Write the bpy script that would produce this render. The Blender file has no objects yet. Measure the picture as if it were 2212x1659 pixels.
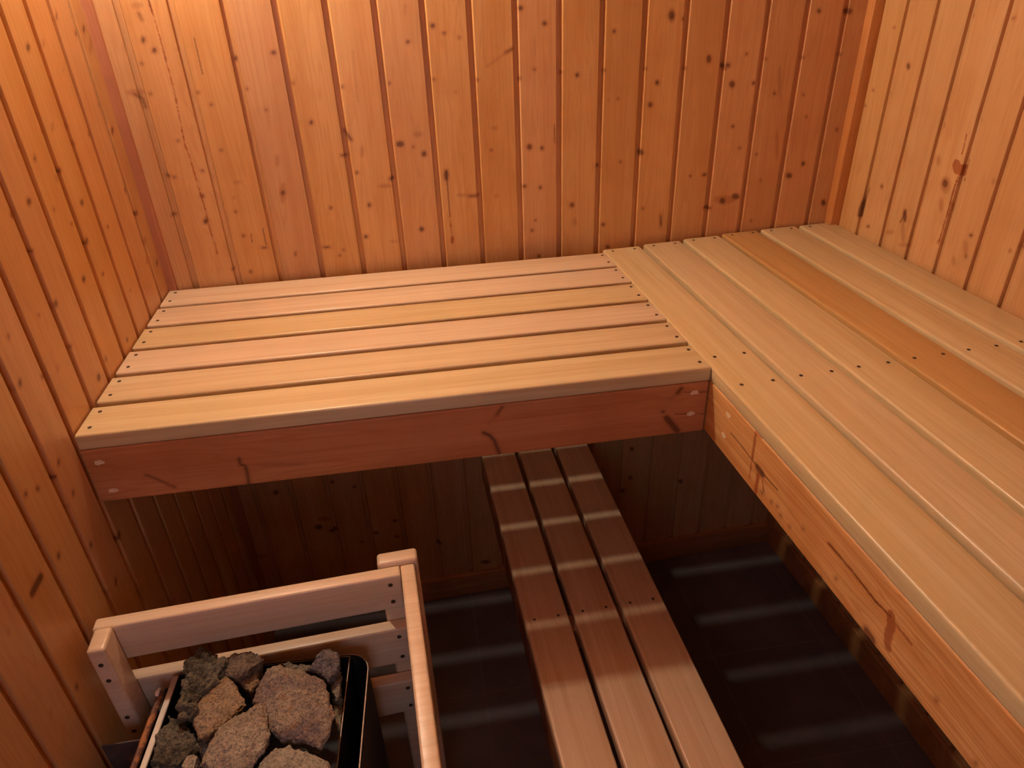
import bpy, bmesh, math, random
import numpy as np
from mathutils import Vector, Matrix, noise
random.seed(7)
C = bpy.context.scene.collection
PI = math.pi

# ------------------------------------------------------------------ helpers
def link(o, parent=None):
    C.objects.link(o)
    if parent is not None:
        o.parent = parent
    return o

def thing(name, label, cat, loc=(0, 0, 0), rotz=0.0, group=None):
    o = bpy.data.objects.new(name, None)
    o.empty_display_size = 0.05
    o.location = loc
    o.rotation_euler = (0, 0, rotz)
    o['label'] = label
    o['category'] = cat
    if group:
        o['group'] = group
    return link(o)

def tag(o, label, cat, group=None):
    o['label'] = label
    o['category'] = cat
    if group:
        o['group'] = group
    return o

def mesh_obj(name, bm, m, parent=None, loc=(0, 0, 0), rotz=0.0, smooth=True, ang=32, label=None):
    me = bpy.data.meshes.new(name)
    bmesh.ops.recalc_face_normals(bm, faces=bm.faces[:])
    bm.to_mesh(me)
    bm.free()
    me.materials.append(m)
    if smooth:
        for p in me.polygons:
            p.use_smooth = True
        me.set_sharp_from_angle(angle=math.radians(ang))
    o = bpy.data.objects.new(name, me)
    o.location = loc
    o.rotation_euler = (0, 0, rotz)
    if label:
        o['label'] = label
    return link(o, parent)

def box_bm(x0, x1, y0, y1, z0, z1, bev=0.0, seg=3, bm=None):
    t = bmesh.new()
    bmesh.ops.create_cube(t, size=1.0)
    for v in t.verts:
        v.co = Vector((x0 + (v.co.x + .5) * (x1 - x0), y0 + (v.co.y + .5) * (y1 - y0), z0 + (v.co.z + .5) * (z1 - z0)))
    if bev > 0:
        bmesh.ops.bevel(t, geom=t.edges[:], offset=bev, segments=seg, affect='EDGES', profile=0.5)
    if bm is None:
        return t
    me = bpy.data.meshes.new('tmp')
    t.to_mesh(me)
    t.free()
    bm.from_mesh(me)
    bpy.data.meshes.remove(me)
    return bm

def quad_box_bm(corners, z0, z1, bev=0.0, seg=3):
    """prism over four plan corners"""
    t = bmesh.new()
    lo = [t.verts.new((x, y, z0)) for x, y in corners]
    hi = [t.verts.new((x, y, z1)) for x, y in corners]
    n = len(corners)
    t.faces.new(lo[::-1])
    t.faces.new(hi)
    for i in range(n):
        t.faces.new((lo[i], lo[(i + 1) % n], hi[(i + 1) % n], hi[i]))
    bmesh.ops.recalc_face_normals(t, faces=t.faces[:])
    if bev > 0:
        bmesh.ops.bevel(t, geom=t.edges[:], offset=bev, segments=seg, affect='EDGES', profile=0.5)
    return t

# ------------------------------------------------------------------ materials
def new_mat(name):
    m = bpy.data.materials.new(name)
    m.use_nodes = True
    nt = m.node_tree
    nt.nodes.clear()
    out = nt.nodes.new('ShaderNodeOutputMaterial')
    b = nt.nodes.new('ShaderNodeBsdfPrincipled')
    nt.links.new(b.outputs[0], out.inputs[0])
    return m, nt, b

class NT:
    def __init__(s, nt):
        s.nt = nt
    def n(s, t, **kw):
        nd = s.nt.nodes.new(t)
        for k, v in kw.items():
            setattr(nd, k, v)
        return nd
    def l(s, a, b):
        s.nt.links.new(a, b)
    def val(s, sock, v):
        if hasattr(v, 'is_linked'):
            s.l(v, sock)
        else:
            sock.default_value = v
    def math(s, op, a, b=0.0, c=None, clamp=False):
        m = s.n('ShaderNodeMath', operation=op, use_clamp=clamp)
        s.val(m.inputs[0], a)
        s.val(m.inputs[1], b)
        if c is not None:
            s.val(m.inputs[2], c)
        return m.outputs[0]
    def ramp(s, f, lo, hi, a=0.0, b=1.0):
        m = s.n('ShaderNodeMapRange', interpolation_type='SMOOTHSTEP')
        s.val(m.inputs[0], f)
        for i, v in enumerate((lo, hi, a, b)):
            s.val(m.inputs[i + 1], v)
        return m.outputs[0]
    def mix(s, f, a, b, mode='MIX'):
        m = s.n('ShaderNodeMix', data_type='RGBA', blend_type=mode)
        s.val(m.inputs[0], f)
        for sock, v in ((m.inputs[6], a), (m.inputs[7], b)):
            if hasattr(v, 'is_linked'):
                s.l(v, sock)
            else:
                sock.default_value = (*v, 1.0)
        return m.outputs[2]
    def noise(s, vec, scale, detail=4.0, rough=.55, dist=0.0):
        m = s.n('ShaderNodeTexNoise')
        s.l(vec, m.inputs['Vector'])
        m.inputs['Scale'].default_value = scale
        m.inputs['Detail'].default_value = detail
        m.inputs['Roughness'].default_value = rough
        m.inputs['Distortion'].default_value = dist
        return m.outputs['Fac']
    def mapping(s, vec, sc, off=None):
        m = s.n('ShaderNodeMapping')
        s.l(vec, m.inputs['Vector'])
        m.inputs['Scale'].default_value = sc
        if off is not None:
            s.l(off, m.inputs['Location'])
        return m.outputs[0]

def bump(t, b, h, strength, dist=.001):
    bp = t.n('ShaderNodeBump')
    bp.inputs['Strength'].default_value = strength
    bp.inputs['Distance'].default_value = dist
    t.l(h, bp.inputs['Height'])
    t.l(bp.outputs[0], b.inputs['Normal'])

def pine_mat(name, light, dark, marks=True, rough=.42, axis='z', boards=True, contrast=1.0, spec=.5):
    """knotty pine; grain runs along the given local axis, marks come from surface attributes"""
    m, nt, b = new_mat(name)
    t = NT(nt)
    tc = t.n('ShaderNodeTexCoord')
    info = t.n('ShaderNodeObjectInfo')
    comb = t.n('ShaderNodeCombineXYZ')
    if boards:
        at = t.n('ShaderNodeAttribute', attribute_name='board')
        bid = at.outputs['Fac']
        wn = t.n('ShaderNodeTexWhiteNoise', noise_dimensions='1D')
        t.l(bid, wn.inputs['W'])
        rnd = wn.outputs['Value']
    else:
        rnd = info.outputs['Random']
    off = t.math('MULTIPLY', rnd, 31.0)
    for i in range(3):
        t.l(off, comb.inputs[i])
    long_, fine_ = {'z': ((9, 9, .55), (150, 150, 2.6)), 'x': ((.55, 9, 9), (2.6, 150, 150)), 'y': ((9, .55, 9), (150, 2.6, 150))}[axis]
    v0 = t.mapping(tc.outputs['Object'], (1, 1, 1), comb.outputs[0])
    n_big = t.noise(t.mapping(v0, long_), 2.2, 3, .5, .6)
    n_fine = t.noise(t.mapping(v0, fine_), 1.0, 3, .6, .2)
    # growth rings: stretched contour lines of the large noise
    ring = t.math('SINE', t.math('MULTIPLY', n_big, 95.0))
    ring = t.ramp(ring, .1, 1.0)
    blot = t.noise(v0, 9.0, 3, .5)
    col = t.mix(t.ramp(n_big, .3, .7), light, dark)
    darker = tuple(c * k for c, k in zip(dark, (.80, .66, .52)))
    col = t.mix(t.math('MULTIPLY', ring, .26 * contrast), col, darker)
    col = t.mix(t.math('MULTIPLY', t.ramp(n_fine, .45, .75), .30 * contrast), col, darker)
    col = t.mix(t.math('MULTIPLY', t.ramp(blot, .45, .7), .25 * contrast), col, darker)
    # per board tone
    hs = t.n('ShaderNodeHueSaturation')
    t.l(col, hs.inputs['Color'])
    t.l(t.math('MULTIPLY_ADD', rnd, .13, .935), hs.inputs['Value'])
    r2 = t.math('FRACT', t.math('MULTIPLY', rnd, 7.31))
    t.l(t.math('MULTIPLY_ADD', r2, .08, .96), hs.inputs['Saturation'])
    t.l(t.math('MULTIPLY_ADD', r2, .006, .497), hs.inputs['Hue'])
    col = hs.outputs[0]
    rg = rough
    if marks:
        nz = t.noise(t.mapping(tc.outputs['Object'], (1, 1, 1)), 260.0, 2, .5)
        wob = t.math('MULTIPLY_ADD', nz, .003, -.0015)
        def at(nm):
            a_ = t.n('ShaderNodeAttribute', attribute_name=nm)
            return t.math('ADD', a_.outputs['Fac'], wob)
        kn, fa, re, cr = at('knot'), at('faint'), at('resin'), at('crack')
        f1 = t.ramp(fa, .004, -.006)
        col = t.mix(t.math('MULTIPLY', f1, .45), col, (.30, .10, .035))
        halo = t.ramp(kn, .007, 0.0)
        col = t.mix(t.math('MULTIPLY', halo, .40), col, (.34, .12, .04))
        core = t.ramp(kn, .0022, -.0026)
        col = t.mix(t.math('MULTIPLY', core, .76), col, (.10, .032, .014))
        nz2 = t.noise(tc.outputs['Object'], 90.0, 3, .6)
        re = t.math('ADD', re, t.math('MULTIPLY_ADD', nz2, .006, -.003))
        f2 = t.ramp(re, .0020, -.0014)
        col = t.mix(t.math('MULTIPLY', f2, .72), col, (.30, .055, .012))
        f3 = t.ramp(cr, .0010, -.0006)
        col = t.mix(t.math('MULTIPLY', f3, .62), col, (.12, .03, .012))
        rg = t.math('MULTIPLY_ADD', f2, -.2, rough)
    t.l(col, b.inputs['Base Color'])
    t.val(b.inputs['Roughness'], rg)
    b.inputs['Specular IOR Level'].default_value = spec
    bump(t, b, t.math('ADD', t.math('MULTIPLY', n_fine, .6), t.math('MULTIPLY', ring, .2)), .25, .0006)
    return m

def smooth_wood_mat(name, light, dark, axis='x', rough=.36, pores=1.0, spec=.6):
    """fine pored bench timber with soft streaks along its length"""
    m, nt, b = new_mat(name)
    t = NT(nt)
    tc = t.n('ShaderNodeTexCoord')
    info = t.n('ShaderNodeObjectInfo')
    comb = t.n('ShaderNodeCombineXYZ')
    off = t.math('MULTIPLY', info.outputs['Random'], 23.0)
    for i in range(3):
        t.l(off, comb.inputs[i])
    v0 = t.mapping(tc.outputs['Object'], (1, 1, 1), comb.outputs[0])
    def ax(l, w):
        return {'x': (l, w, w), 'y': (w, l, w), 'z': (w, w, l)}[axis]
    band = t.noise(t.mapping(v0, ax(.5, 16)), 2.0, 4, .55, .5)
    streak = t.noise(t.mapping(v0, ax(2.2, 120)), 1.0, 3, .6, .3)
    pore = t.noise(t.mapping(v0, ax(28, 800)), 1.0, 2, .6)
    ring = t.ramp(t.math('SINE', t.math('MULTIPLY', band, 46.0)), .2, 1.0)
    col = t.mix(t.ramp(band, .3, .72), light, dark)
    dk = tuple(c * k for c, k in zip(dark, (.84, .72, .60)))
    col = t.mix(t.math('MULTIPLY', ring, .22), col, dk)
    col = t.mix(t.math('MULTIPLY', t.ramp(streak, .42, .75), .38), col, dk)
    col = t.mix(t.math('MULTIPLY', t.ramp(pore, .62, .78), .45 * pores), col, tuple(c * .55 for c in dark))
    t.l(col, b.inputs['Base Color'])
    t.l(t.math('MULTIPLY_ADD', streak, .16, rough - .08), b.inputs['Roughness'])
    b.inputs['Specular IOR Level'].default_value = spec
    bump(t, b, t.math('SUBTRACT', t.math('MULTIPLY', streak, .5), t.math('MULTIPLY', pore, .5)), .18, .0005)
    return m

def plain_mat(name, col, rough=.5, metal=0.0, var=.15, scale=40, spec=.5, bstr=.1):
    m, nt, b = new_mat(name)
    t = NT(nt)
    tc = t.n('ShaderNodeTexCoord')
    n = t.noise(tc.outputs['Object'], scale, 4, .6)
    c = t.mix(t.ramp(n, .3, .7), tuple(x * (1 - var) for x in col), tuple(min(1, x * (1 + var)) for x in col))
    t.l(c, b.inputs['Base Color'])
    b.inputs['Roughness'].default_value = rough
    b.inputs['Metallic'].default_value = metal
    b.inputs['Specular IOR Level'].default_value = spec
    if bstr:
        bump(t, b, n, bstr, .0006)
    return m

def rust_mat(name, base, rust, amount=.5, rough=.55, metal=.6):
    m, nt, b = new_mat(name)
    t = NT(nt)
    tc = t.n('ShaderNodeTexCoord')
    n = t.noise(tc.outputs['Object'], 60, 5, .65)
    n2 = t.noise(tc.outputs['Object'], 12, 2, .5)
    f = t.ramp(t.math('ADD', t.math('MULTIPLY', n, .6), t.math('MULTIPLY', n2, .4)), .62 - amount * .25, .72 - amount * .25)
    t.l(t.mix(f, base, rust), b.inputs['Base Color'])
    t.l(t.math('MULTIPLY_ADD', f, .35, rough), b.inputs['Roughness'])
    t.l(t.math('MULTIPLY_ADD', f, -metal, metal), b.inputs['Metallic'])
    bump(t, b, n, .35, .001)
    return m

def stone_mat(name, c1, c2, c3, scale=1.0, seed=0.0, rough=.85):
    m, nt, b = new_mat(name)
    t = NT(nt)
    tc = t.n('ShaderNodeTexCoord')
    mp = t.n('ShaderNodeMapping')
    t.l(tc.outputs['Object'], mp.inputs[0])
    mp.inputs['Location'].default_value = (seed, seed * .7, seed * 1.3)
    v = mp.outputs[0]
    n1 = t.noise(v, 22 * scale, 5, .62, .4)
    n2 = t.noise(v, 90 * scale, 5, .7, .3)
    n3 = t.noise(v, 320 * scale, 3, .7)
    col = t.mix(t.ramp(n1, .40, .60), c1, c2)
    col = t.mix(t.math('MULTIPLY', t.ramp(n2, .52, .68), .75), col, c3)
    col = t.mix(t.math('MULTIPLY', t.ramp(n3, .48, .64), .6), col, tuple(x * .30 for x in c1))
    col = t.mix(t.math('MULTIPLY', t.ramp(n3, .46, .32), .35), col, tuple(min(1, x * 1.6) for x in c2))
    t.l(col, b.inputs['Base Color'])
    b.inputs['Roughness'].default_value = rough
    b.inputs['Specular IOR Level'].default_value = .25
    bump(t, b, t.math('ADD', t.math('MULTIPLY', n2, .8), t.math('MULTIPLY', n3, .5)), 1.0, .006)
    return m

# knots (e: ellipse), streaks (c: capsule): type 0 knot, 1 faint, 2 resin, 3 crack
MARKS = {
'back': [('e',0,0.6458,0.5051,223.2,-20.4,-11.5,-250.5),
 ('e',0,0.668,0.4906,343.7,-28.6,-18.2,-385),
 ('e',0,0.5926,0.4781,284.4,-30.9,-15.5,-314.3),
 ('e',0,0.8302,0.5293,202.1,-5.6,-9.8,-233.9),
 ('e',0,0.881,0.4988,212,-2.1,-11,-244.3),
 ('e',0,0.8576,0.4112,413.3,-7.3,-25.7,-461.1),
 ('e',0,1.0342,0.4769,285.4,12.1,-13,-277),
 ('e',0,0.9531,0.3948,235.3,3.4,-12.9,-226.3),
 ('e',0,1.0492,0.34,453.6,20.6,-31.8,-505.5),
 ('e',0,0.5538,0.2782,122.4,-14,-12.5,-168),
 ('e',0,0.6037,0.2534,192.3,-18.7,-13.4,-174.3),
 ('e',0,0.582,0.2701,582.8,-61.2,-45.1,-600.3),
 ('e',0,0.8431,0.2505,172,-3.7,-12.1,-161.5),
 ('e',0,0.8722,0.2456,273.2,-3.3,-18.2,-241),
 ('e',0,1.0064,0.1949,238.4,7.2,-20.2,-252.4),
 ('e',0,1.0618,0.1999,371.3,17.6,-27.4,-346.8),
 ('e',0,1.1109,0.2179,161.9,10.2,-11.9,-155.3),
 ('e',0,0.8289,0.1626,223.6,-5.6,-26.2,-305.9),
 ('e',0,0.8674,0.1564,295.4,-3.9,-21.4,-248.7),
 ('e',0,0.9444,0.1079,198.7,2.1,-16,-176.2),
 ('e',0,1.0243,0.0522,227.7,7.8,-20.5,-211.9),
 ('e',0,0.854,0.079,520.5,-8.8,-49.9,-522.3),
 ('e',0,0.8455,0.0548,323.4,-6.3,-31.7,-321.9),
 ('e',0,0.8612,-0.0122,281,-4,-26.3,-247.2),
 ('e',0,0.5817,0.0838,182.7,-18.1,-17.4,-177.6),
 ('e',0,0.6491,0.2034,200.9,-16.4,-7,-84.1),
 ('e',0,0.5267,0.2056,180.1,-21.6,-20.1,-240.7),
 ('e',0,0.4527,0.2248,327,-47.2,-30.2,-367.6),
 ('e',0,0.47,0.1511,286.1,-38.8,-21.2,-233.3),
 ('e',0,0.4523,0.0787,233.5,-32.2,-26.9,-267.7),
 ('e',0,0.3846,0.1525,363.7,-58.9,-32.4,-352.3),
 ('e',0,0.3602,0.063,129,-21.3,-55.2,-533.1),
 ('e',0,0.3974,0.0523,561.4,-86.1,-55.2,-528.3),
 ('e',0,0.3867,0.0401,560.3,-87.4,-55.7,-524.7),
 ('e',0,1.1242,0.0826,413.7,26.7,-29.6,-321.7),
 ('e',0,1.0377,-0.0064,223.3,8.4,-28.2,-272.8),
 ('e',0,0.4315,0.2634,136.1,-20.8,-29.2,-377.7),
 ('e',0,0.7548,0.2503,399.8,-19.7,-31.7,-418),
 ('e',0,0.6988,0.481,765.7,-55.5,-33.2,-686.4),
 ('e',1,0.6838,0.3762,211.5,-15.9,-24.5,-399.6),
 ('e',1,0.51,0.1907,57.5,-7.2,-17.5,-204.6),
 ('e',1,0.7626,0.1454,122.8,-5.6,-24.2,-273.6),
 ('e',1,0.7642,0.2968,113.5,-5.3,-14.1,-200.9),
 ('e',1,0.5937,0.537,319.7,-35.4,-3.8,-90.1),
 ('e',1,0.4707,0.2686,212.7,-29.9,-5.8,-75.6),
 ('e',1,0.5155,0.061,91.8,-10.9,-26.8,-263.7),
 ('e',1,0.5942,0.2957,97.7,-10,-11,-152.5),
 ('e',1,0.9519,0.0658,181.9,2.3,-8.2,-85.8),
 ('e',1,1.0266,0.3388,341.6,13,-13.7,-216.9),
 ('e',1,0.8594,0.4553,489.4,-8.4,-2.8,-55.4),
 ('c',1,0.8119,0.4532,0.7844,0.4411,0.003),
 ('c',1,0.7844,0.4411,0.7549,0.423,0.003),
 ('c',0,0.8119,0.4547,0.7948,0.4481,0.0016),
 ('c',1,0.7205,0.1503,0.6734,0.1559,0.00434),
 ('c',0,0.7186,0.1504,0.6985,0.1507,0.00174),
 ('c',3,0.6499,0.2138,0.65,0.1572,0.00167),
 ('c',3,0.65,0.1572,0.6501,0.1078,0.00167),
 ('c',2,0.6501,0.1078,0.6513,0.0568,0.00108),
 ('e',2,0.6515,0.051,267.7,-20.7,-10.1,-100),
 ('c',3,0.901,0.2939,0.902,0.2547,0.0014),
 ('c',0,0.4387,0.3149,0.4511,0.2946,0.00251),
 ('c',1,0.4796,0.4659,0.4747,0.3706,0.00092),
 ('c',1,0.7499,0.5444,0.7489,0.437,0.00095),
 ('e',0,0.4486,0.4009,529.1,-81.5,-27.9,-466.2),
 ('e',0,0.5454,0.402,518.7,-63.2,-27.3,-462.8),
 ('e',0,0.639,0.4037,509.1,-46.1,-26.8,-459.8),
 ('e',0,0.7326,0.3975,498.4,-29.5,-26.5,-454.3),
 ('e',0,0.8244,0.395,488.8,-14,-26.1,-450.1),
 ('e',0,0.917,0.4022,481,1.1,-25.3,-448.9),
 ('e',0,1.0152,0.4008,471.5,16.5,-24.9,-445),
 ('e',0,1.1109,0.3986,462.4,31,-24.5,-441),
 ('e',0,1.2044,0.3939,453.4,44.4,-24.2,-436.4),
 ('e',0,1.3011,0.3884,444.3,57.7,-24,-431.6),
 ('e',0,1.3989,0.4031,438,71.5,-23,-432.3),
 ('e',0,1.4918,0.4009,430.1,83.5,-22.7,-428.6),
 ('e',0,1.5857,0.4027,422.8,95.4,-22.3,-426),
 ('e',0,0.2592,0.4084,552.3,-120.3,-28.8,-476.2),
 ('e',0,0.3507,0.4135,542.6,-101.7,-28,-474.2),
 ('e',0,0.1644,0.4072,563.4,-140.5,-29.4,-479.7),
 ('e',0,1.1627,0.5015,161,14,-5.2,-120),
 ('e',0,1.259,0.4106,177.1,20.7,-6.5,-122.3),
 ('e',0,1.1398,0.3685,232.4,17.6,-12,-203.3),
 ('e',0,1.1268,0.3221,191.4,13.5,-11.8,-183.4),
 ('e',0,1.3069,0.3949,189.1,25,-13.2,-241.2),
 ('e',0,1.2959,0.3947,227.4,29.2,-10.4,-189.6),
 ('e',0,1.3226,0.3539,149,20.2,-8.5,-143.4),
 ('e',0,1.3766,0.3534,245.7,37.7,-16.9,-285.6),
 ('e',0,1.3493,0.4163,453.2,66.8,-23.3,-446.8),
 ('e',0,1.3371,0.2604,309.6,42.1,-21.2,-304.1),
 ('e',0,1.362,0.2084,425,60.2,-29.6,-392.3),
 ('e',0,1.4328,0.3276,362,61.6,-17.2,-279.9),
 ('e',0,1.5084,0.3201,534.3,103.9,-30.8,-498.6),
 ('e',0,1.5254,0.2697,525,103.3,-23.2,-345),
 ('e',0,1.539,0.1578,203,39.4,-15,-188.1),
 ('e',0,1.5056,0.1311,126.7,23.1,-13.2,-159.1),
 ('e',0,1.2412,0.1521,356.1,36.3,-31.7,-382.3),
 ('e',0,1.2774,0.1522,176.9,20,-23.6,-286),
 ('e',0,1.614,0.2334,341,75.9,-16.6,-234.9),
 ('e',0,1.6445,0.1924,251.5,57.6,-24.5,-326.8),
 ('e',0,1.6166,0.0528,162.3,34.3,-12,-132.2),
 ('e',0,1.4296,0.1253,683.7,108.5,-37.6,-446.1),
 ('e',0,1.3335,0.083,147.2,18.8,-12.3,-136.8),
 ('e',0,1.3679,0.0909,102.7,14.2,-13,-146.3),
 ('e',0,1.2941,0.0683,93.9,10.8,-22.2,-241.8),
 ('e',0,1.4197,0.0233,499.4,75.4,-40.3,-420.9),
 ('e',0,1.5859,0.4915,110.8,25.8,-7.3,-172.5),
 ('e',0,1.512,0.4953,225,46.7,-9.8,-232),
 ('e',0,1.4082,0.1908,524.2,81.4,-29.8,-386.9),
 ('e',0,1.1736,0.0482,419.7,33,-6.5,-67.7),
 ('e',0,1.1905,0.4933,399.2,38.5,-10.5,-238.1),
 ('e',1,1.1627,0.5015,109.8,9.6,-2.8,-64),
 ('e',1,1.338,0.0858,34.4,4.4,-7.9,-87.7),
 ('e',1,1.4413,0.3527,218.5,38.1,-1.7,-28.4),
 ('e',1,1.4593,0.2084,208.8,36,-1.9,-26),
 ('e',0,0.0885,0.5064,304.3,-86.5,-9.2,-187.3),
 ('e',0,0.1033,0.4873,250.8,-69.6,-11.5,-223.9),
 ('e',0,0.0741,0.4651,600.5,-171.2,-33.7,-618.3),
 ('e',0,0.0748,0.4102,587.3,-164.3,-36.6,-593.7),
 ('e',0,0.1027,0.3181,563.3,-147.7,-40.8,-554.4),
 ('e',0,0.0641,0.2499,197.7,-53.1,-24.4,-294.6),
 ('e',0,0.0766,0.2462,344.6,-91.2,-44,-528.4),
 ('e',0,0.1348,0.2547,390.3,-96.3,-43.1,-529.2),
 ('e',0,0.1219,0.2023,298.6,-73.7,-25.1,-283.9),
 ('e',0,0.0538,0.1674,224.2,-59.4,-33.7,-358.3),
 ('e',0,0.1156,0.1475,219.9,-53.8,-16.9,-176),
 ('e',0,0.1863,0.1076,427.6,-94.1,-34.2,-341.4),
 ('e',0,0.1818,0.1623,436.3,-98.2,-46.1,-495.5),
 ('e',0,0.2243,0.0758,179.9,-37.2,-60.5,-583.8),
 ('e',0,0.1467,0.0326,503.9,-114.4,-50.4,-456.5),
 ('e',0,0.1836,0.0227,356.2,-76.7,-35.9,-323.3),
 ('e',0,0.2488,0.4645,288.8,-65.1,-11.6,-217.3),
 ('e',0,0.324,0.472,203.5,-40.8,-13.1,-253.1),
 ('e',0,0.3741,0.3357,267.9,-46.9,-15.7,-228.9),
 ('e',0,0.2886,0.3659,551.6,-113.1,-30.9,-470.7),
 ('e',0,0.1822,0.2935,457.5,-107.3,-41.1,-541.6),
 ('e',0,0.2885,0.1947,235.7,-45.8,-16.9,-193.3),
 ('e',0,0.2894,0.0543,617.5,-114.7,-24.2,-229.4),
 ('e',0,0.1838,0.3832,709.6,-171,-46.4,-721),
 ('e',0,0.1642,0.4075,719.3,-179.5,-45.1,-734.9),
 ('e',0,0.0141,0.2153,690.1,-194.4,-45.8,-519.7),
 ('e',1,0.0938,0.5645,89,-25.6,-6.9,-166.4),
 ('e',1,0.1997,0.2252,111.1,-24.9,-18.2,-215.1),
 ('e',1,0.2905,0.2638,189.7,-37.5,-6.1,-77.4),
 ('e',1,0.0472,0.4146,53.8,-15.6,-9.2,-149.3),
 ('e',1,0.185,0.1932,264.5,-59.9,-28.1,-316.1),
 ('e',1,0.2883,0.194,129.6,-25.2,-3.7,-41.9),
 ('e',1,0.1465,0.4877,372.7,-97.8,-19.9,-390.4),
 ('c',0,0.0931,0.551,0.0957,0.5408,0.00163),
 ('c',0,0.0462,0.4113,0.0555,0.4023,0.00187),
 ('c',0,0.0555,0.4023,0.0568,0.3852,0.00187),
 ('c',3,0.2035,0.1113,0.2015,0.0913,0.00088),
 ('c',3,0.2305,0.1208,0.23,0.082,0.00089),
 ('c',2,0.1166,0.5711,0.1195,0.5112,0.00073),
 ('c',2,0.1195,0.5112,0.1201,0.4135,0.00073),
 ('c',2,0.1201,0.4135,0.1138,0.3089,0.00073),
 ('c',2,0.1138,0.3089,0.1178,0.2681,0.00073),
 ('c',2,0.1178,0.2681,0.1183,0.234,0.00073),
 ('c',2,0.1183,0.234,0.1205,0.1752,0.00073),
 ('c',2,0.1205,0.1752,0.1199,0.1184,0.00073),
 ('c',2,0.1199,0.1184,0.1224,0.0719,0.00073),
 ('c',3,0.1166,0.5711,0.1183,0.5484,0.00106),
 ('c',3,0.1815,0.5066,0.1813,0.4401,0.00068),
 ('e',0,0.1132,-0.6116,166.6,-33.1,-26.9,-137.6),
 ('e',0,0.203,-0.7569,105.3,-17.9,-24.7,-116.7),
 ('e',0,0.242,-0.7781,85.2,-13.6,-32.9,-153.8),
 ('e',0,0.3587,-0.8119,130.4,-17.1,-48.6,-226.4),
 ('e',0,0.5378,-0.8922,134,-11.6,-28.6,-130.1),
 ('e',0,0.3222,-0.6321,240.5,-35.1,-41,-212.7),
 ('e',0,0.2656,-0.6046,217.3,-35,-32,-168.1),
 ('e',0,-0.0901,-0.6811,337.5,-82.8,-19.3,-91.7),
 ('e',0,0.3139,-0.8392,304.1,-42.8,-49,-223.5),
 ('e',0,0.674,-1.0017,69.4,-3.7,-31.5,-137),
 ('e',0,-0.2284,-0.8591,492.1,-131.7,-40,-167.6),
 ('e',0,0.4179,-0.7769,152.1,-17.9,-48,-230),
 ('e',0,0.4161,-0.8391,149.8,-17.5,-58,-267.7),
 ('e',1,0.031,-0.8318,47.7,-9.9,-30.7,-135.3),
 ('e',1,0.2235,-0.7293,47.6,-7.9,-21.1,-101.4),
 ('e',1,-0.3065,-0.6826,209.5,-62.5,-13.3,-61.4),
 ('e',0,1.1372,-0.6462,172.5,9.7,-25.9,-146.9),
 ('e',0,1.1388,-0.7548,168.1,9.3,-26.3,-139.4),
 ('e',0,1.3056,-0.801,162.5,15.3,-25.9,-135.8),
 ('e',0,1.1159,-0.8012,166.9,8.2,-26.6,-136.5)],
'left': [('e',0,0.2808,0.5211,-168.1,-152.1,16.4,-196.2),
 ('e',0,0.4198,0.4022,-234,-210,113.2,-553.7),
 ('e',0,0.3878,0.3763,-251.3,-228.8,58.5,-264),
 ('e',0,0.2414,0.3977,-154.9,-145.9,51,-284.9),
 ('e',0,0.3193,0.3423,-217.4,-203.4,67.8,-285.3),
 ('e',0,0.4522,0.3283,-131.4,-119,51.8,-184.3),
 ('e',0,0.2817,0.2787,-127.9,-122.8,59.6,-211.1),
 ('e',0,0.5083,0.3264,-123.5,-110.1,52,-173.9),
 ('e',0,0.3147,0.2207,-141.4,-136.6,57.9,-170.7),
 ('e',0,0.3462,0.2611,-309.5,-293.4,203.2,-648),
 ('e',0,0.2105,0.2134,-243.8,-242.5,152.8,-481.2),
 ('e',0,0.0716,0.2476,-282.7,-288.6,32.9,-125.3),
 ('e',0,0.0438,0.3539,-151.7,-151.9,27.1,-146.8),
 ('e',0,0.0712,0.4059,-330.8,-324.7,117.9,-775.5),
 ('e',0,0.3738,0.1739,-166.8,-160.6,67.6,-169.5),
 ('e',0,0.2962,0.1542,-205.3,-202.7,160.2,-411.5),
 ('e',0,0.0528,0.1922,-98.2,-102.2,55.8,-187.5),
 ('e',0,0.3866,0.2974,-342.7,-318.4,200.6,-686.1),
 ('e',0,0.4947,0.2674,-522.9,-475.2,421.1,-1190.6),
 ('e',0,0.3319,0.4077,-358.4,-328.8,67.5,-366.2),
 ('e',0,0.0715,0.5279,-225.1,-214.6,14.2,-213.5),
 ('e',0,0.0301,0.5311,-213.8,-205.7,10.4,-166.7),
 ('e',0,0.1345,0.557,-422.2,-393.4,9.8,-202.7),
 ('e',0,0.1574,0.3701,-214.2,-207.5,37.4,-198.3),
 ('e',0,0.0247,0.0729,-170,-183.8,63.6,-170.6),
 ('e',0,0.2044,0.0836,-282.5,-291.1,271.4,-652),
 ('e',1,0.0721,0.0987,-73.5,-78,26.8,-73),
 ('e',1,0.0531,0.132,-92.8,-98,28.5,-83.9),
 ('e',1,0.2349,0.3653,-169.3,-161,26,-127.4),
 ('e',1,0.178,0.478,-309.1,-290.2,32.1,-292.8),
 ('e',1,0.2212,0.522,-172.8,-158.8,11.9,-150.5),
 ('e',1,0.3387,0.3354,-95.2,-88.7,35.5,-143.5),
 ('e',1,0.0209,0.5031,-85.5,-83,5.3,-64.9),
 ('e',1,0.2922,0.4054,-134.6,-124.9,21.4,-118.6),
 ('e',0,0.4893,0.1796,-137.6,-128.1,77.7,-177.2),
 ('e',0,0.3739,0.174,-140.6,-135.3,82.3,-206.6),
 ('e',0,0.2969,0.1536,-185.3,-183,110.6,-283.6),
 ('e',0,0.4929,0.1085,-279.8,-265.1,188.7,-369.4),
 ('e',0,0.5976,0.1111,-103.5,-95.2,166.6,-293.8),
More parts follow.
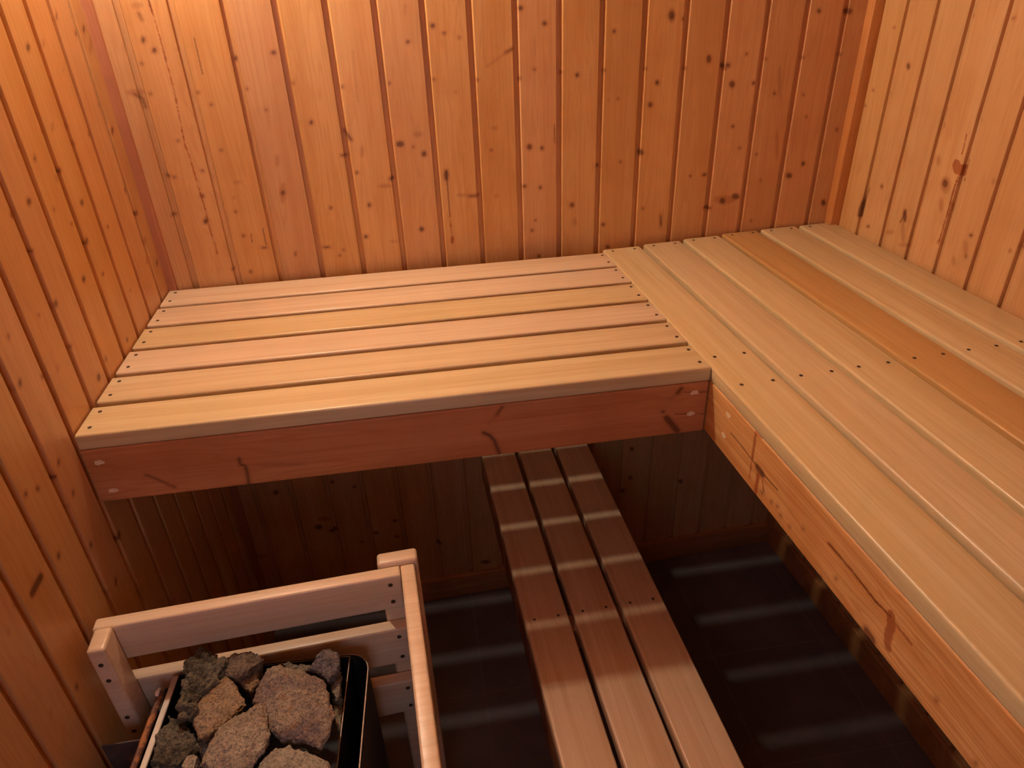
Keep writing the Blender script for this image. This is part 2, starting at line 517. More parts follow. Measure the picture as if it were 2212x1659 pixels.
 ('e',0,0.6793,0.1352,-151.3,-135,140.5,-236.5),
 ('e',0,0.6566,0.1344,-236,-211.9,108.1,-186.6),
 ('e',0,0.4467,0.0235,-118.6,-116.4,78,-137.1),
 ('e',0,0.3989,0.0342,-280.7,-278.4,132.6,-248),
 ('e',0,0.2923,0.0186,-191.8,-196.6,116.7,-233.3),
 ('e',0,0.5467,0.1862,-557.7,-510,422.4,-922.2),
 ('e',0,0.6513,-0.006,-260.4,-243.2,119.5,-161.4),
 ('e',0,0.6735,-0.0162,-160,-148.8,226.7,-293.4),
 ('e',0,0.721,-0.0001,-196.7,-179.6,223.2,-279.2),
 ('e',0,0.7488,0.0126,-270.1,-243.8,174.6,-214.9),
 ('e',0,0.65,-0.066,-241.2,-229.1,137,-169.1),
 ('e',0,0.6378,0.196,-495.2,-440.1,162.5,-328.3),
 ('e',1,0.5549,0.1008,-190.8,-178,62.8,-113.7),
 ('e',1,0.6566,0.1344,-157.3,-141.3,63.6,-109.8),
 ('e',1,0.6715,-0.0729,-247.6,-234.1,182.9,-217.9),
 ('e',0,0.7223,0.0008,-250,-228.2,330.4,-413.2),
 ('e',0,0.7482,0.0126,-232.5,-210,171.8,-211.7),
 ('e',0,0.7442,-0.1056,-197.7,-184.7,144.1,-149.6),
 ('e',0,0.8601,-0.078,-144.1,-128.9,250.6,-228.9),
 ('e',0,0.7721,-0.1977,-294.5,-280,620.4,-550.6),
 ('e',0,0.6633,-0.1597,-185.6,-180.3,161.4,-172.6),
 ('e',0,0.5797,-0.2162,-134.5,-136,97.1,-106.5),
 ('e',0,0.7651,-0.0535,-585,-535.1,418,-454.3),
 ('e',0,0.6767,-0.253,-148.3,-147.4,271,-254.9),
 ('e',0,0.6424,-0.2621,-223.3,-224.7,103.3,-100.2),
 ('e',0,0.836,-0.277,-211.2,-201.5,194.1,-143.3),
 ('e',1,0.8936,-0.0922,-150.5,-133.8,150.2,-127.4),
 ('e',1,0.9017,-0.2456,-172.6,-159.8,111.5,-76.8),
 ('c',0,0.8255,-0.0954,0.811,-0.0945,0.00548),
 ('c',0,0.811,-0.0945,0.7969,-0.0945,0.00548)],
'right': [('e',0,0.1133,0.3886,191.1,71.7,16.8,-162.6),
 ('e',0,0.118,0.1291,252,91.6,60.1,-234.6),
 ('e',0,0.2142,0.0872,163.6,61.1,20.9,-70.1),
 ('e',0,0.3041,0.1829,135.9,52.9,30.4,-120.3),
 ('e',0,0.4069,0.1045,227.7,90.6,107.4,-328.8),
 ('e',0,0.5263,0.1214,171.4,70.9,80.9,-235.4),
 ('e',0,0.505,0.1061,578.2,237,193.2,-552.5),
 ('e',0,0.0407,0.4594,412.5,152.2,41.2,-697.4),
 ('e',0,0.255,0.4921,269.7,107.4,13.5,-292.8),
 ('e',0,0.3545,0.4932,306.8,126.1,33.4,-686.1),
 ('e',0,0.3466,0.3172,433.6,173.8,100.2,-595.8),
 ('e',0,0.2577,0.2915,479.8,186.4,48.8,-278.8),
 ('e',0,0.2515,0.3207,484.5,188.5,110.5,-709.2),
 ('e',0,0.1639,0.3078,435.4,164.4,104.3,-671.9),
 ('e',0,0.074,0.3288,532.4,195.5,117.5,-868.7),
 ('e',0,0.1033,0.0279,177.3,63.4,114.5,-365.5),
 ('e',0,0.4104,0.061,401.1,158.9,101.7,-283.8),
 ('e',0,0.3299,0.0641,366.5,141.7,138.6,-411.4),
 ('e',0,0.0145,0.3271,374.9,134.8,66.7,-506),
 ('e',0,-0.0016,0.2907,362.3,129,73.9,-491.1),
 ('e',1,0.179,0.0376,59.1,21.7,52.3,-162.5),
 ('e',1,0.2215,0.0513,134.8,50.3,12.5,-38.9),
 ('e',1,0.403,0.0771,125.5,49.7,20.2,-58.5),
 ('e',1,0.3842,0.0408,160.3,62.8,30.4,-83),
 ('e',1,0.2687,0.2223,143.7,55.6,19.7,-89.1),
 ('e',1,0.3062,0.1804,63.5,24.7,13.5,-52.9),
 ('e',1,0.2342,0.0254,53.9,20.1,56.2,-165),
 ('e',1,0.4204,0.2164,159.4,64.5,35.9,-143.8),
 ('e',1,0.309,0.139,133.3,51.7,18.2,-64.3),
 ('e',1,0.1617,0.4024,305,116.5,7,-71.6),
 ('e',2,0.3211,0.2211,90.2,35.4,15.7,-68.5),
 ('e',2,0.3375,0.2177,84.1,33.2,19,-81.1),
 ('e',2,0.3441,0.2318,205.2,81.3,24.3,-107.5),
 ('e',2,0.3456,0.2032,168.4,66.5,48.1,-195.7),
 ('e',2,0.3171,0.2312,141.9,55.8,51,-229.6),
 ('c',2,0.3332,0.2094,0.3304,0.1716,0.00192),
 ('c',2,0.3304,0.1716,0.3331,0.1381,0.00192),
 ('c',2,0.3331,0.1381,0.3312,0.1025,0.00192),
 ('c',2,0.3312,0.1025,0.3316,0.0667,0.00192),
 ('c',3,0.3303,0.1976,0.3301,0.1564,0.00109),
 ('c',3,0.3301,0.1564,0.3328,0.1187,0.00109),
 ('c',2,0.3257,0.2474,0.3247,0.2685,0.00142),
 ('c',2,0.3247,0.2685,0.3228,0.2856,0.00142),
 ('c',0,0.0738,0.1103,0.067,0.0841,0.00505),
 ('c',0,0.067,0.0841,0.0599,0.0595,0.00505),
 ('c',0,0.0599,0.0595,0.0611,0.0439,0.00505),
 ('c',3,0.2127,0.0993,0.2101,0.0818,0.00233),
 ('c',3,0.2101,0.0818,0.2053,0.0697,0.00233)],
'lbeam': [('e',0,0.2386,-0.079,310.8,-69.6,-30.6,-207.9),
 ('c',0,0.2382,-0.0806,0.2384,-0.0893,0.00261),
 ('c',0,0.2384,-0.0893,0.2453,-0.0921,0.00261),
 ('c',0,0.2453,-0.0921,0.2448,-0.1095,0.00261),
 ('c',0,0.2448,-0.1095,0.2427,-0.1341,0.00261),
 ('c',0,0.0889,-0.0875,0.103,-0.0983,0.0014),
 ('c',0,0.103,-0.0983,0.1264,-0.1195,0.0014),
 ('c',1,0.9931,-0.0365,0.9855,-0.0449,0.00429),
 ('c',1,0.9855,-0.0449,0.9753,-0.0563,0.00429),
 ('c',0,0.9931,-0.0365,0.9869,-0.0451,0.00292),
 ('e',0,0.9638,-0.0811,321.9,25.3,-45.3,-343.1),
 ('c',0,0.9708,-0.0944,0.9812,-0.1089,0.00525),
 ('c',0,0.9812,-0.1089,0.9936,-0.1257,0.00525),
 ('c',3,0.9981,-0.0449,1.0457,-0.0503,0.00069),
 ('c',3,0.9865,-0.0883,1.0446,-0.096,0.0007),
 ('c',1,0.6782,-0.0334,0.6681,-0.048,0.00318),
 ('c',1,0.6681,-0.048,0.6537,-0.064,0.00318),
 ('c',0,0.6782,-0.0334,0.6681,-0.048,0.00198),
 ('c',0,0.644,-0.0819,0.6549,-0.0892,0.00322),
 ('c',0,0.6549,-0.0892,0.6624,-0.102,0.00322),
 ('c',0,0.6624,-0.102,0.6651,-0.1142,0.00322),
 ('c',0,0.6651,-0.1142,0.6693,-0.1288,0.00322),
 ('e',1,0.2961,-0.0976,22,-4.4,-30.8,-206.8)],
'rbeam': [('c',2,0.7658,-0.0311,0.7672,-0.0503,0.00293),
 ('c',2,0.7672,-0.0503,0.768,-0.0779,0.00293),
 ('c',2,0.768,-0.0779,0.7686,-0.0951,0.00168),
 ('c',2,0.7686,-0.0951,0.7694,-0.1147,0.00168),
 ('c',2,0.7651,-0.0284,0.781,-0.0261,0.00365),
 ('c',0,0.7851,-0.0817,0.7922,-0.0819,0.00597),
 ('c',0,0.7922,-0.0819,0.8011,-0.0828,0.00597),
 ('c',2,0.7919,-0.093,0.7913,-0.1091,0.00449),
 ('c',2,0.7913,-0.1091,0.7921,-0.1265,0.00449),
 ('c',2,0.8045,-0.0944,0.8134,-0.1072,0.00176),
 ('c',3,0.6956,-0.0772,0.7346,-0.0774,0.00152),
 ('c',3,0.7346,-0.0774,0.7685,-0.0797,0.00152),
 ('c',3,0.7685,-0.0797,0.8074,-0.0812,0.00152),
 ('c',3,0.8074,-0.0812,0.8462,-0.0789,0.00152),
 ('c',2,0.971,-0.0688,1.0251,-0.0689,0.00154),
 ('c',2,1.0251,-0.0689,1.0712,-0.0723,0.00154),
 ('c',2,1.0712,-0.0723,1.099,-0.0688,0.00154),
 ('c',3,0.971,-0.0688,1.0251,-0.0689,0.00099),
 ('c',3,1.0251,-0.0689,1.0712,-0.0723,0.00099),
 ('c',3,1.0712,-0.0723,1.099,-0.0688,0.00099),
 ('c',2,1.0985,-0.0674,1.1035,-0.0831,0.00617),
 ('c',2,1.1035,-0.0831,1.1038,-0.0985,0.00617),
 ('c',2,1.1038,-0.0985,1.1079,-0.1097,0.00617),
 ('c',2,1.1039,-0.071,1.1355,-0.0724,0.00158),
 ('c',0,1.0732,-0.1244,1.084,-0.1261,0.00599),
 ('e',0,0.8105,-0.1128,435.9,128.5,542.6,-676.9),
 ('e',0,0.8368,-0.1093,455.3,137.2,564.5,-686.3),
 ('e',0,0.8522,-0.1054,467.9,142.9,577.3,-693.1),
 ('e',0,0.8642,-0.1129,474.4,145.9,590.7,-691.3),
 ('e',0,0.9728,-0.1296,562,186.7,713.7,-707.4),
 ('e',0,1.0012,-0.1052,603.5,205.8,744.5,-733.5),
 ('e',0,1.0189,-0.1349,607.5,208.3,776.2,-714.1),
 ('e',0,1.1869,-0.1029,876.1,337.9,1077.7,-775),
 ('e',0,1.2502,-0.1185,993.3,396.6,1244.9,-763.6),
 ('e',0,0.8894,-0.113,494.2,155,615.4,-698),
 ('e',0,0.9184,-0.0916,527.5,170,640,-721.4)],
}
STONES = [
('S1',-0.325,[(0.134,-0.801),(0.135,-0.781),(0.145,-0.770),(0.152,-0.753),(0.168,-0.760),(0.183,-0.772),(0.192,-0.784),(0.203,-0.800),(0.198,-0.816),(0.171,-0.823),(0.155,-0.825),(0.148,-0.831),(0.152,-0.855),(0.165,-0.886),(0.153,-0.882),(0.142,-0.869),(0.139,-0.841)]),
('S2',-0.33,[(0.187,-0.779),(0.204,-0.768),(0.229,-0.773),(0.247,-0.779),(0.258,-0.790),(0.256,-0.802),(0.235,-0.811),(0.218,-0.822),(0.205,-0.815),(0.190,-0.802)]),
('S3',-0.335,[(0.143,-0.820),(0.162,-0.814),(0.178,-0.809),(0.202,-0.810),(0.212,-0.818),(0.229,-0.845),(0.245,-0.869),(0.231,-0.882),(0.219,-0.897),(0.201,-0.907),(0.196,-0.917),(0.178,-0.914),(0.165,-0.888),(0.152,-0.859),(0.145,-0.834)]),
('S4',-0.325,[(0.248,-0.872),(0.247,-0.855),(0.251,-0.832),(0.261,-0.812),(0.283,-0.809),(0.299,-0.821),(0.323,-0.830),(0.349,-0.845),(0.360,-0.861),(0.368,-0.889),(0.380,-0.915),(0.372,-0.948),(0.362,-0.969),(0.351,-0.965),(0.331,-0.953),(0.300,-0.946),(0.287,-0.933),(0.278,-0.906),(0.270,-0.878)]),
('S4b',-0.345,[(0.213,-0.810),(0.225,-0.800),(0.247,-0.792),(0.248,-0.821),(0.239,-0.844),(0.221,-0.824)]),
('S5',-0.345,[(0.277,-0.794),(0.299,-0.795),(0.325,-0.803),(0.335,-0.815),(0.318,-0.822),(0.288,-0.811)]),
('S6',-0.33,[(0.326,-0.827),(0.337,-0.814),(0.348,-0.790),(0.359,-0.789),(0.373,-0.807),(0.386,-0.828),(0.385,-0.840),(0.365,-0.846),(0.359,-0.855),(0.343,-0.840)]),
('S7',-0.35,[(0.357,-0.815),(0.381,-0.820),(0.384,-0.837),(0.379,-0.873),(0.369,-0.876),(0.357,-0.845),(0.355,-0.824)]),
('S8',-0.315,[(0.273,-0.883),(0.282,-0.905),(0.288,-0.936),(0.287,-0.960),(0.271,-0.984),(0.242,-1.002),(0.192,-0.970),(0.198,-0.954),(0.208,-0.942),(0.210,-0.918),(0.224,-0.901),(0.250,-0.888)]),
('S9',-0.35,[(0.111,-0.882),(0.119,-0.852),(0.136,-0.856),(0.155,-0.872),(0.170,-0.900),(0.176,-0.920),(0.166,-0.933),(0.158,-0.945),(0.115,-0.938),(0.111,-0.907)]),
('S10',-0.325,[(0.264,-0.985),(0.278,-0.962),(0.293,-0.947),(0.314,-0.952),(0.344,-0.970),(0.372,-0.982),(0.397,-0.998),(0.393,-1.035),(0.333,-1.042),(0.279,-1.024)]),
('S11',-0.345,[(0.159,-0.947),(0.164,-0.928),(0.175,-0.927),(0.184,-0.933),(0.184,-0.951),(0.177,-0.962)]),
('S12',-0.36,[(0.162,-0.888),(0.185,-0.892),(0.197,-0.888),(0.192,-0.911),(0.180,-0.923),(0.173,-0.920)]),
('S13',-0.375,[(0.357,-0.846),(0.379,-0.852),(0.384,-0.891),(0.382,-0.913),(0.371,-0.909),(0.362,-0.887)]),
]
# light levels
LAMP_E = 1160.0
DOOR_FILL_E = 3.0
EXPO = 0.0
# ------------------------------------------------------------------ measured layout (metres; z=0 is the top of the upper benches)
F_PX = 1518.93664
CAM_LOC = (0.56307, -1.58574, 0.60443)
CAM_ROT = (1.03457, 0.03352, -0.15334)
A_B = 0.0451            # back wall yaw
A_R = 0.04983           # right bench and right wall yaw
A_L = 0.00788           # left wall lean out of square
ZF = -1.118             # floor
ZC = 1.26               # ceiling
Y_FRONT = -2.15
SL = 0.100              # slat pitch, left bench
WL = 0.0868
SR = 0.10835            # slat pitch, right bench
WR = 0.0957
TH = 0.028
R0 = Vector((1.0142, 0.0120, 0.0))
RX = Vector((math.cos(A_R), math.sin(A_R), 0))
RY = Vector((math.sin(A_R), -math.cos(A_R), 0))     # towards the viewer
def rb(s, e, z=0.0):
    return R0 + RX * s + RY * e + Vector((0, 0, z))

# ------------------------------------------------------------------ materials in use
M_wall = pine_mat('pine_cladding', (.655, .38, .165), (.59, .31, .118), rough=.40)
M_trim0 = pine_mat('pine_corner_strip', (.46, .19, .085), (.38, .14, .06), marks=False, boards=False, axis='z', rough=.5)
M_trim = pine_mat('pine_trim', (.62, .30, .11), (.52, .22, .07), marks=False, boards=False, axis='z', rough=.42)
M_base = pine_mat('pine_baseboard', (.52, .26, .11), (.42, .18, .07), marks=False, boards=False, axis='x', rough=.5)
M_beam = pine_mat('pine_beam', (.60, .27, .13), (.50, .20, .085), boards=False, axis='x', rough=.5, contrast=1.2)
M_beam2 = pine_mat('pine_beam_right', (.72, .42, .19), (.60, .29, .11), boards=False, axis='x', rough=.5, contrast=1.7)
M_joist = pine_mat('pine_joist', (.55, .28, .12), (.45, .2, .08), marks=False, boards=False, axis='x', rough=.6)
SLAT = {
 'a': smooth_wood_mat('bench_wood_pale', (.75, .63, .46), (.67, .53, .355)),
 'b': smooth_wood_mat('bench_wood_yellow', (.71, .60, .365), (.63, .50, .265)),
 'c': smooth_wood_mat('bench_wood_pink', (.71, .592, .38), (.62, .488, .278)),
 'd': smooth_wood_mat('bench_wood_amber', (.60, .395, .165), (.53, .32, .12)),
 'e': smooth_wood_mat('bench_wood_step', (.65, .46, .30), (.55, .35, .205), pores=1.3),
}
M_guard = smooth_wood_mat('guard_wood', (.79, .63, .45), (.71, .54, .36), pores=.25)
M_screw = plain_mat('screw_steel', (.10, .07, .05), .45, .6, .4, 900)
M_plug = plain_mat('wood_plug', (.80, .62, .42), .6, 0, .12, 200)
M_steel = rust_mat('heater_steel_dark', (.018, .014, .013), (.05, .022, .012), .3, .62, .3)
M_edge = plain_mat('heater_steel_edge', (.22, .15, .115), .5, .6, .2, 120)
M_lip = rust_mat('heater_lip_metal', (.62, .55, .47), (.50, .36, .22), .25, .45, .45)
M_rust = rust_mat('heater_rim_rust', (.16, .07, .045), (.42, .17, .06), .55, .5, .3)
M_plate = rust_mat('shield_plate', (.10, .075, .07), (.16, .08, .05), .3, .55, .3)
M_chip = plain_mat('peeling_paint', (.75, .72, .68), .5, 0, .1, 400)
M_ceil = pine_mat('pine_ceiling', (.66, .35, .15), (.58, .28, .10), marks=False, rough=.45, axis='y')

# ------------------------------------------------------------------ clad walls
def spans(a, b, step):
    n = max(1, int(round((b - a) / step)))
    return [a + (b - a) * i / n for i in range(n)]

M_wall_r = pine_mat('pine_cladding_yellow', (.64, .405, .185), (.58, .335, .135), rough=.40)
def clad_wall(name, s0, s1, first, pitch, marks, fine_s, loc, rotz, flip=False, seed=0):
    """boards along local x, grain up z, room side towards local -y (or +y if flip)"""
    G = .0112
    cols = []           # (s, depth, board)
    i = -1
    while first + i * pitch > s0:
        i -= 1
    e = first + i * pitch
    k = 0
    while e < s1:
        nx = e + pitch
        st = .0026 if (nx > fine_s[0] and e < fine_s[1]) else .02
        ge = nx - G - .0035
        cols += [(e - .0035, .0085, k), (e - .0022, .0040, k), (e - .0006, .0006, k), (e + .0006, 0, k)]
        cols += [(x, 0, k) for x in spans(e + .002, ge - .0010, st)]
        cols += [(ge - .0008, 0, k), (ge + .0002, .0008, k), (ge + .0004, .0085, k)]
        cols += [(x, .0085, k) for x in spans(ge + .0012, nx - .0040, min(st, .003))]
        e = nx
        k += 1
    cols = [(min(max(s, s0), s1), d, b) for s, d, b in cols if s0 - pitch < s < s1 + pitch]
    cc = []
    for c in cols:
        if cc and abs(cc[-1][0] - c[0]) < 1e-6:
            if c[0] in (s0, s1):
                continue
        cc.append(c)
    cols = cc
    zs = list(np.arange(ZF, .66, .0032)) + list(np.linspace(.66, ZC, 9))
    S = np.array([c[0] for c in cols])
    D = np.array([c[1] for c in cols])
    B = np.array([c[2] for c in cols], float) + seed
    Z = np.array(zs)
    ns, nz = len(S), len(Z)
    sg = 1.0 if not flip else -1.0
    co = np.zeros((nz, ns, 3))
    co[:, :, 0] = S[None]
    co[:, :, 1] = D[None] * sg
    co[:, :, 2] = Z[:, None]
    i0 = (np.arange(nz - 1)[:, None] * ns + np.arange(ns - 1)[None]).ravel()
    quads = np.stack([i0, i0 + 1, i0 + ns + 1, i0 + ns], 1)
    if flip:
        quads = quads[:, ::-1]
    nv = nz * ns
    # give the wall a back so that it is a solid panel
    back = np.array([[S[0], .02 * sg, Z[0]], [S[-1], .02 * sg, Z[0]], [S[-1], .02 * sg, Z[-1]], [S[0], .02 * sg, Z[-1]]])
    allco = np.concatenate([co.reshape(-1, 3), back])
    me = bpy.data.meshes.new(name)
    me.vertices.add(len(allco))
    me.vertices.foreach_set('co', allco.ravel())
    bq = [[nv + 1, nv, nv + 3, nv + 2] if not flip else [nv, nv + 1, nv + 2, nv + 3]]
    quads = np.concatenate([quads, np.array(bq)])
    me.loops.add(len(quads) * 4)
    me.loops.foreach_set('vertex_index', quads.ravel().astype(np.int32))
    me.polygons.add(len(quads))
    me.polygons.foreach_set('loop_start', (np.arange(len(quads)) * 4).astype(np.int32))
    me.update()
    me.validate()
    put_marks(me, np.repeat(S[None], nz, 0).ravel(), np.repeat(Z[:, None], ns, 1).ravel(), marks, 4)
    at = me.attributes.new('board', 'FLOAT', 'POINT')
    at.data.foreach_set('value', np.concatenate([np.repeat(B[None], nz, 0).ravel(), np.zeros(4)]).astype(np.float32))
    me.materials.append(M_wall_r if name == 'wall_right' else M_wall)
    for p in (me,):
        p.polygons.foreach_set('use_smooth', np.zeros(len(quads), bool))
    o = bpy.data.objects.new(name, me)
    o.location = loc
    o.rotation_euler = (0, 0, rotz)
    o['kind'] = 'structure'
    return link(o)

ATT = ('knot', 'faint', 'resin', 'crack')
def put_marks(me, S, Z, marks, pad=0):
    arr = np.full((4, len(S)), .03)
    for mk in marks:
        t = mk[1]
        if mk[0] == 'e':
            _, _, cs, cz, a, b, c, d = mk
            M = np.array([[a, b], [c, d]])
            Mi = np.linalg.inv(M)
            r = math.sqrt(abs(np.linalg.det(Mi)))
            rr = max(np.abs(Mi).sum(0).max(), .002) * 1.2 + .012
            sel = np.where((np.abs(S - cs) < rr) & (np.abs(Z - cz) < rr * 1.6))[0]
            if len(sel) == 0:
                continue
            if r < .0019:
                M = M * (r / .0019)
                r = .0019
            p = np.stack([S[sel] - cs, Z[sel] - cz])
            q = M @ p
            mm = np.sqrt((q ** 2).sum(0))
            g = M.T @ q
            gl = np.sqrt((g ** 2).sum(0)) + 1e-9
            v = np.where(mm > .05, (mm - 1) * mm / gl, -r)
            v = np.maximum(v, -r)
        else:
            _, _, ax, az, bx, bz, rad = mk
            rad = max(rad, .0012)
            sel = np.where((S > min(ax, bx) - .02) & (S < max(ax, bx) + .02) & (Z > min(az, bz) - .02) & (Z < max(az, bz) + .02))[0]
            if len(sel) == 0:
                continue
            d = np.array([bx - ax, bz - az])
            px, pz = S[sel] - ax, Z[sel] - az
            h = np.clip((px * d[0] + pz * d[1]) / (d @ d + 1e-12), 0, 1)
            v = np.hypot(px - h * d[0], pz - h * d[1]) - rad
        arr[t, sel] = np.minimum(arr[t, sel], v)
    for i, nm in enumerate(ATT):
        at = me.attributes.new(nm, 'FLOAT', 'POINT')
        at.data.foreach_set('value', np.concatenate([arr[i], np.full(pad, .03)]).astype(np.float32))

def random_marks(s0, s1, z0, z1, n, seed):
    rnd = random.Random(seed)
    out = []
    for _ in range(n):
        r = rnd.uniform(.0025, .007)
        out.append(('e', 0, rnd.uniform(s0, s1), rnd.uniform(z0, z1), 1 / r, 0, 0, -1 / (r * rnd.uniform(.9, 1.6))))
    return out

XB = 1.760                                    # back wall length along itself
wall_back = clad_wall('wall_back', -.03, XB, .0661, .09497, MARKS['back'] + random_marks(0, XB, .62, ZC, 60, 1), (-.03, XB),
                      (0, 0, 0), A_B, False, 0)
# left wall: local x runs towards the viewer
wall_left = clad_wall('wall_left', -.03, 2.2, .0700, .08809, MARKS['left'] + random_marks(1.05, 2.2, -1, 1.2, 60, 2), (-.03, 1.1),
                      (0, 0, 0), -PI / 2 + A_L, True, 40)
pr = rb(.6434, 0)
wall_right = clad_wall('wall_right', -.08, 2.3, .0760, .0912, MARKS['right'] + random_marks(.62, 2.3, -1, 1.2, 70, 3), (-.08, .66),
                       (pr.x, pr.y, 0), -PI / 2 + A_R, False, 80)

def struct(name, bm, m, loc=(0, 0, 0), rotz=0.0, smooth=True):
    o = mesh_obj(name, bm, m, None, loc, rotz, smooth)
    o['kind'] = 'structure'
    return o

# front wall behind the viewer, with an unseen door whose glowing pane is added for cool fill
bm = box_bm(-.1, .14, Y_FRONT - .06, Y_FRONT, ZF, ZC)
box_bm(.70, 1.95, Y_FRONT - .06, Y_FRONT, ZF, ZC, bm=bm)
box_bm(.14, .70, Y_FRONT - .06, Y_FRONT, .75, ZC, bm=bm)
struct('wall_front', bm, pine_mat('pine_front_wall', (.34, .17, .07), (.26, .12, .05), marks=False, rough=.6), smooth=False)
bm = box_bm(.14, .21, Y_FRONT - .05, Y_FRONT - .005, ZF, .75, .003)
box_bm(.63, .70, Y_FRONT - .05, Y_FRONT - .005, ZF, .75, .003, bm=bm)
box_bm(.21, .63, Y_FRONT - .05, Y_FRONT - .005, .68, .75, .003, bm=bm)
box_bm(.21, .63, Y_FRONT - .05, Y_FRONT - .005, ZF, .02, .003, bm=bm)
door = struct('fill_door_1', bm, M_trim)
mg, nt, b = new_mat('door_fill_glow')
nt.nodes.remove(b)
em = nt.nodes.new('ShaderNodeEmission')
em.inputs[0].default_value = (.72, .74, 1.0, 1)
em.inputs[1].default_value = DOOR_FILL_E
nt.links.new(em.outputs[0], nt.nodes['Material Output'].inputs[0])
mesh_obj('door_fill_pane', box_bm(.21, .63, Y_FRONT - .035, Y_FRONT - .028, .02, .68), mg, door, smooth=False)

# floor of dark tiles
def tile_mat():
    m, nt, b = new_mat('floor_tiles')
    t = NT(nt)
    tc = t.n('ShaderNodeTexCoord')
    sx = t.n('ShaderNodeSeparateXYZ')
    t.l(tc.outputs['Object'], sx.inputs[0])
    def line(c, off):
        f = t.math('FRACT', t.math('MULTIPLY', t.math('ADD', c, off), 1 / .33))
        d = t.math('ABSOLUTE', t.math('SUBTRACT', f, .5))
        return t.ramp(d, .491, .496)
    g = t.math('MAXIMUM', line(sx.outputs[0], -.62 + 3.3), line(sx.outputs[1], .345 + 3.3))
    n = t.noise(tc.outputs['Object'], 5, 5, .6)
    n2 = t.noise(tc.outputs['Object'], 70, 3, .6)
    col = t.mix(t.ramp(n, .3, .7), (.125, .10, .10), (.17, .14, .14))
    col = t.mix(t.math('MULTIPLY', t.ramp(n2, .5, .8), .3), col, (.11, .095, .10))
    col = t.mix(t.math('MULTIPLY', g, .28), col, (.26, .23, .21))
    t.l(col, b.inputs['Base Color'])
    b.inputs['Roughness'].default_value = .55
    bump(t, b, n2, .15, .0008)
    return m
M_floor = tile_mat()
struct('floor', box_bm(-.12, 2.0, -2.3, .2, ZF - .03, ZF), M_floor, smooth=False)

# ceiling of boards
bm = bmesh.new()
x = -.12
while x < 1.98:
    box_bm(x, x + .088, -2.3, .2, ZC, ZC + .012, .002, 1, bm=bm)
    x += .092
box_bm(-.12, 2.0, -2.3, .2, ZC + .008, ZC + .03, bm=bm)
bm2 = bm
me_c = struct('ceiling', bm2, M_ceil)

# corner trims and baseboards
ca, sa = math.cos(A_B), math.sin(A_B)
def bw(s, d):       # point at s along the back wall, d in front of it
    return (s * ca + d * sa, s * sa - d * ca)
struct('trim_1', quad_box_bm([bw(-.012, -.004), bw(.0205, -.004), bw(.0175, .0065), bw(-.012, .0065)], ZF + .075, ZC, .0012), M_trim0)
c0 = rb(.6434, 0)
def rw(e, d):       # point at e along the right wall, d in front of it
    p = rb(.6434 - d, e)
    return (p.x, p.y)
_e = -.030          # where the two walls meet
xr = (pr.x + .02 * 0)
struct('trim_2', quad_box_bm([rw(-.05, .026), rw(-.05, -.003), rw(-.006, -.003), rw(-.006, .026)], ZF + .075, ZC, .0015), M_trim)
struct('baseboard_back', quad_box_bm([bw(.0, -.007), bw(1.69, -.007), bw(1.69, .012), bw(.0, .012)], ZF, -1.033, .003), M_base)
struct('baseboard_right', quad_box_bm([rw(-.03, .012), rw(-.03, -.007), rw(2.2, -.007), rw(2.2, .012)], ZF, -1.033, .003), M_base)
struct('baseboard_left', quad_box_bm([(-.008, -.012), (.014, -.012), (.026, -2.14), (.004, -2.14)], ZF, -1.033, .003), M_base)

# ------------------------------------------------------------------ benches
def screw_bm(r=.0032, h=.0006):
    bm = bmesh.new()
    n = 14
    rings = [(r, 0), (r, h), (r * .55, h * .5), (r * .5, h * .9)]
    vs = []
    for rr, z in rings:
        vs.append([bm.verts.new((rr * math.cos(2 * PI * i / n), rr * math.sin(2 * PI * i / n), z)) for i in range(n)])
    for a_, b_ in zip(vs[:-1], vs[1:]):
        for i in range(n):
            bm.faces.new((a_[i], a_[(i + 1) % n], b_[(i + 1) % n], b_[i]))
    bm.faces.new(vs[-1])
    bm.faces.new(vs[0][::-1])
    return bm
_scr = {}
def screw(parent, loc, rot=(0, 0, 0), r=.0032):
    if r not in _scr:
        me = bpy.data.meshes.new('screw')
        bm = screw_bm(r)
        bm.to_mesh(me)
        bm.free()
        me.materials.append(M_screw)
        _scr[r] = me
    o = bpy.data.objects.new('screw', _scr[r])
    o.location = loc
    o.rotation_euler = rot
    return link(o, parent)

def slat_bm(L, W, xs0=0.0, xs1=0.0, bev=.0045):
    """plank from x=0..L (ends may be skewed), y=-W..0, top at z=0"""
    t = quad_box_bm([(0 + xs0, -W), (L + xs1, -W), (L, 0), (0, 0)], -TH, 0)
    longs = [e for e in t.edges if abs(e.verts[0].co.y - e.verts[1].co.y) < 1e-6 and abs(e.verts[0].co.z - e.verts[1].co.z) < 1e-6]
    rest = [e for e in t.edges if e not in longs]
    bmesh.ops.bevel(t, geom=longs, offset=bev, segments=4, affect='EDGES', profile=0.5)
    sh = [e for e in t.edges if abs(e.calc_face_angle(0)) > 1.2]
    bmesh.ops.bevel(t, geom=sh, offset=.0012, segments=2, affect='EDGES', profile=0.5)
    return t

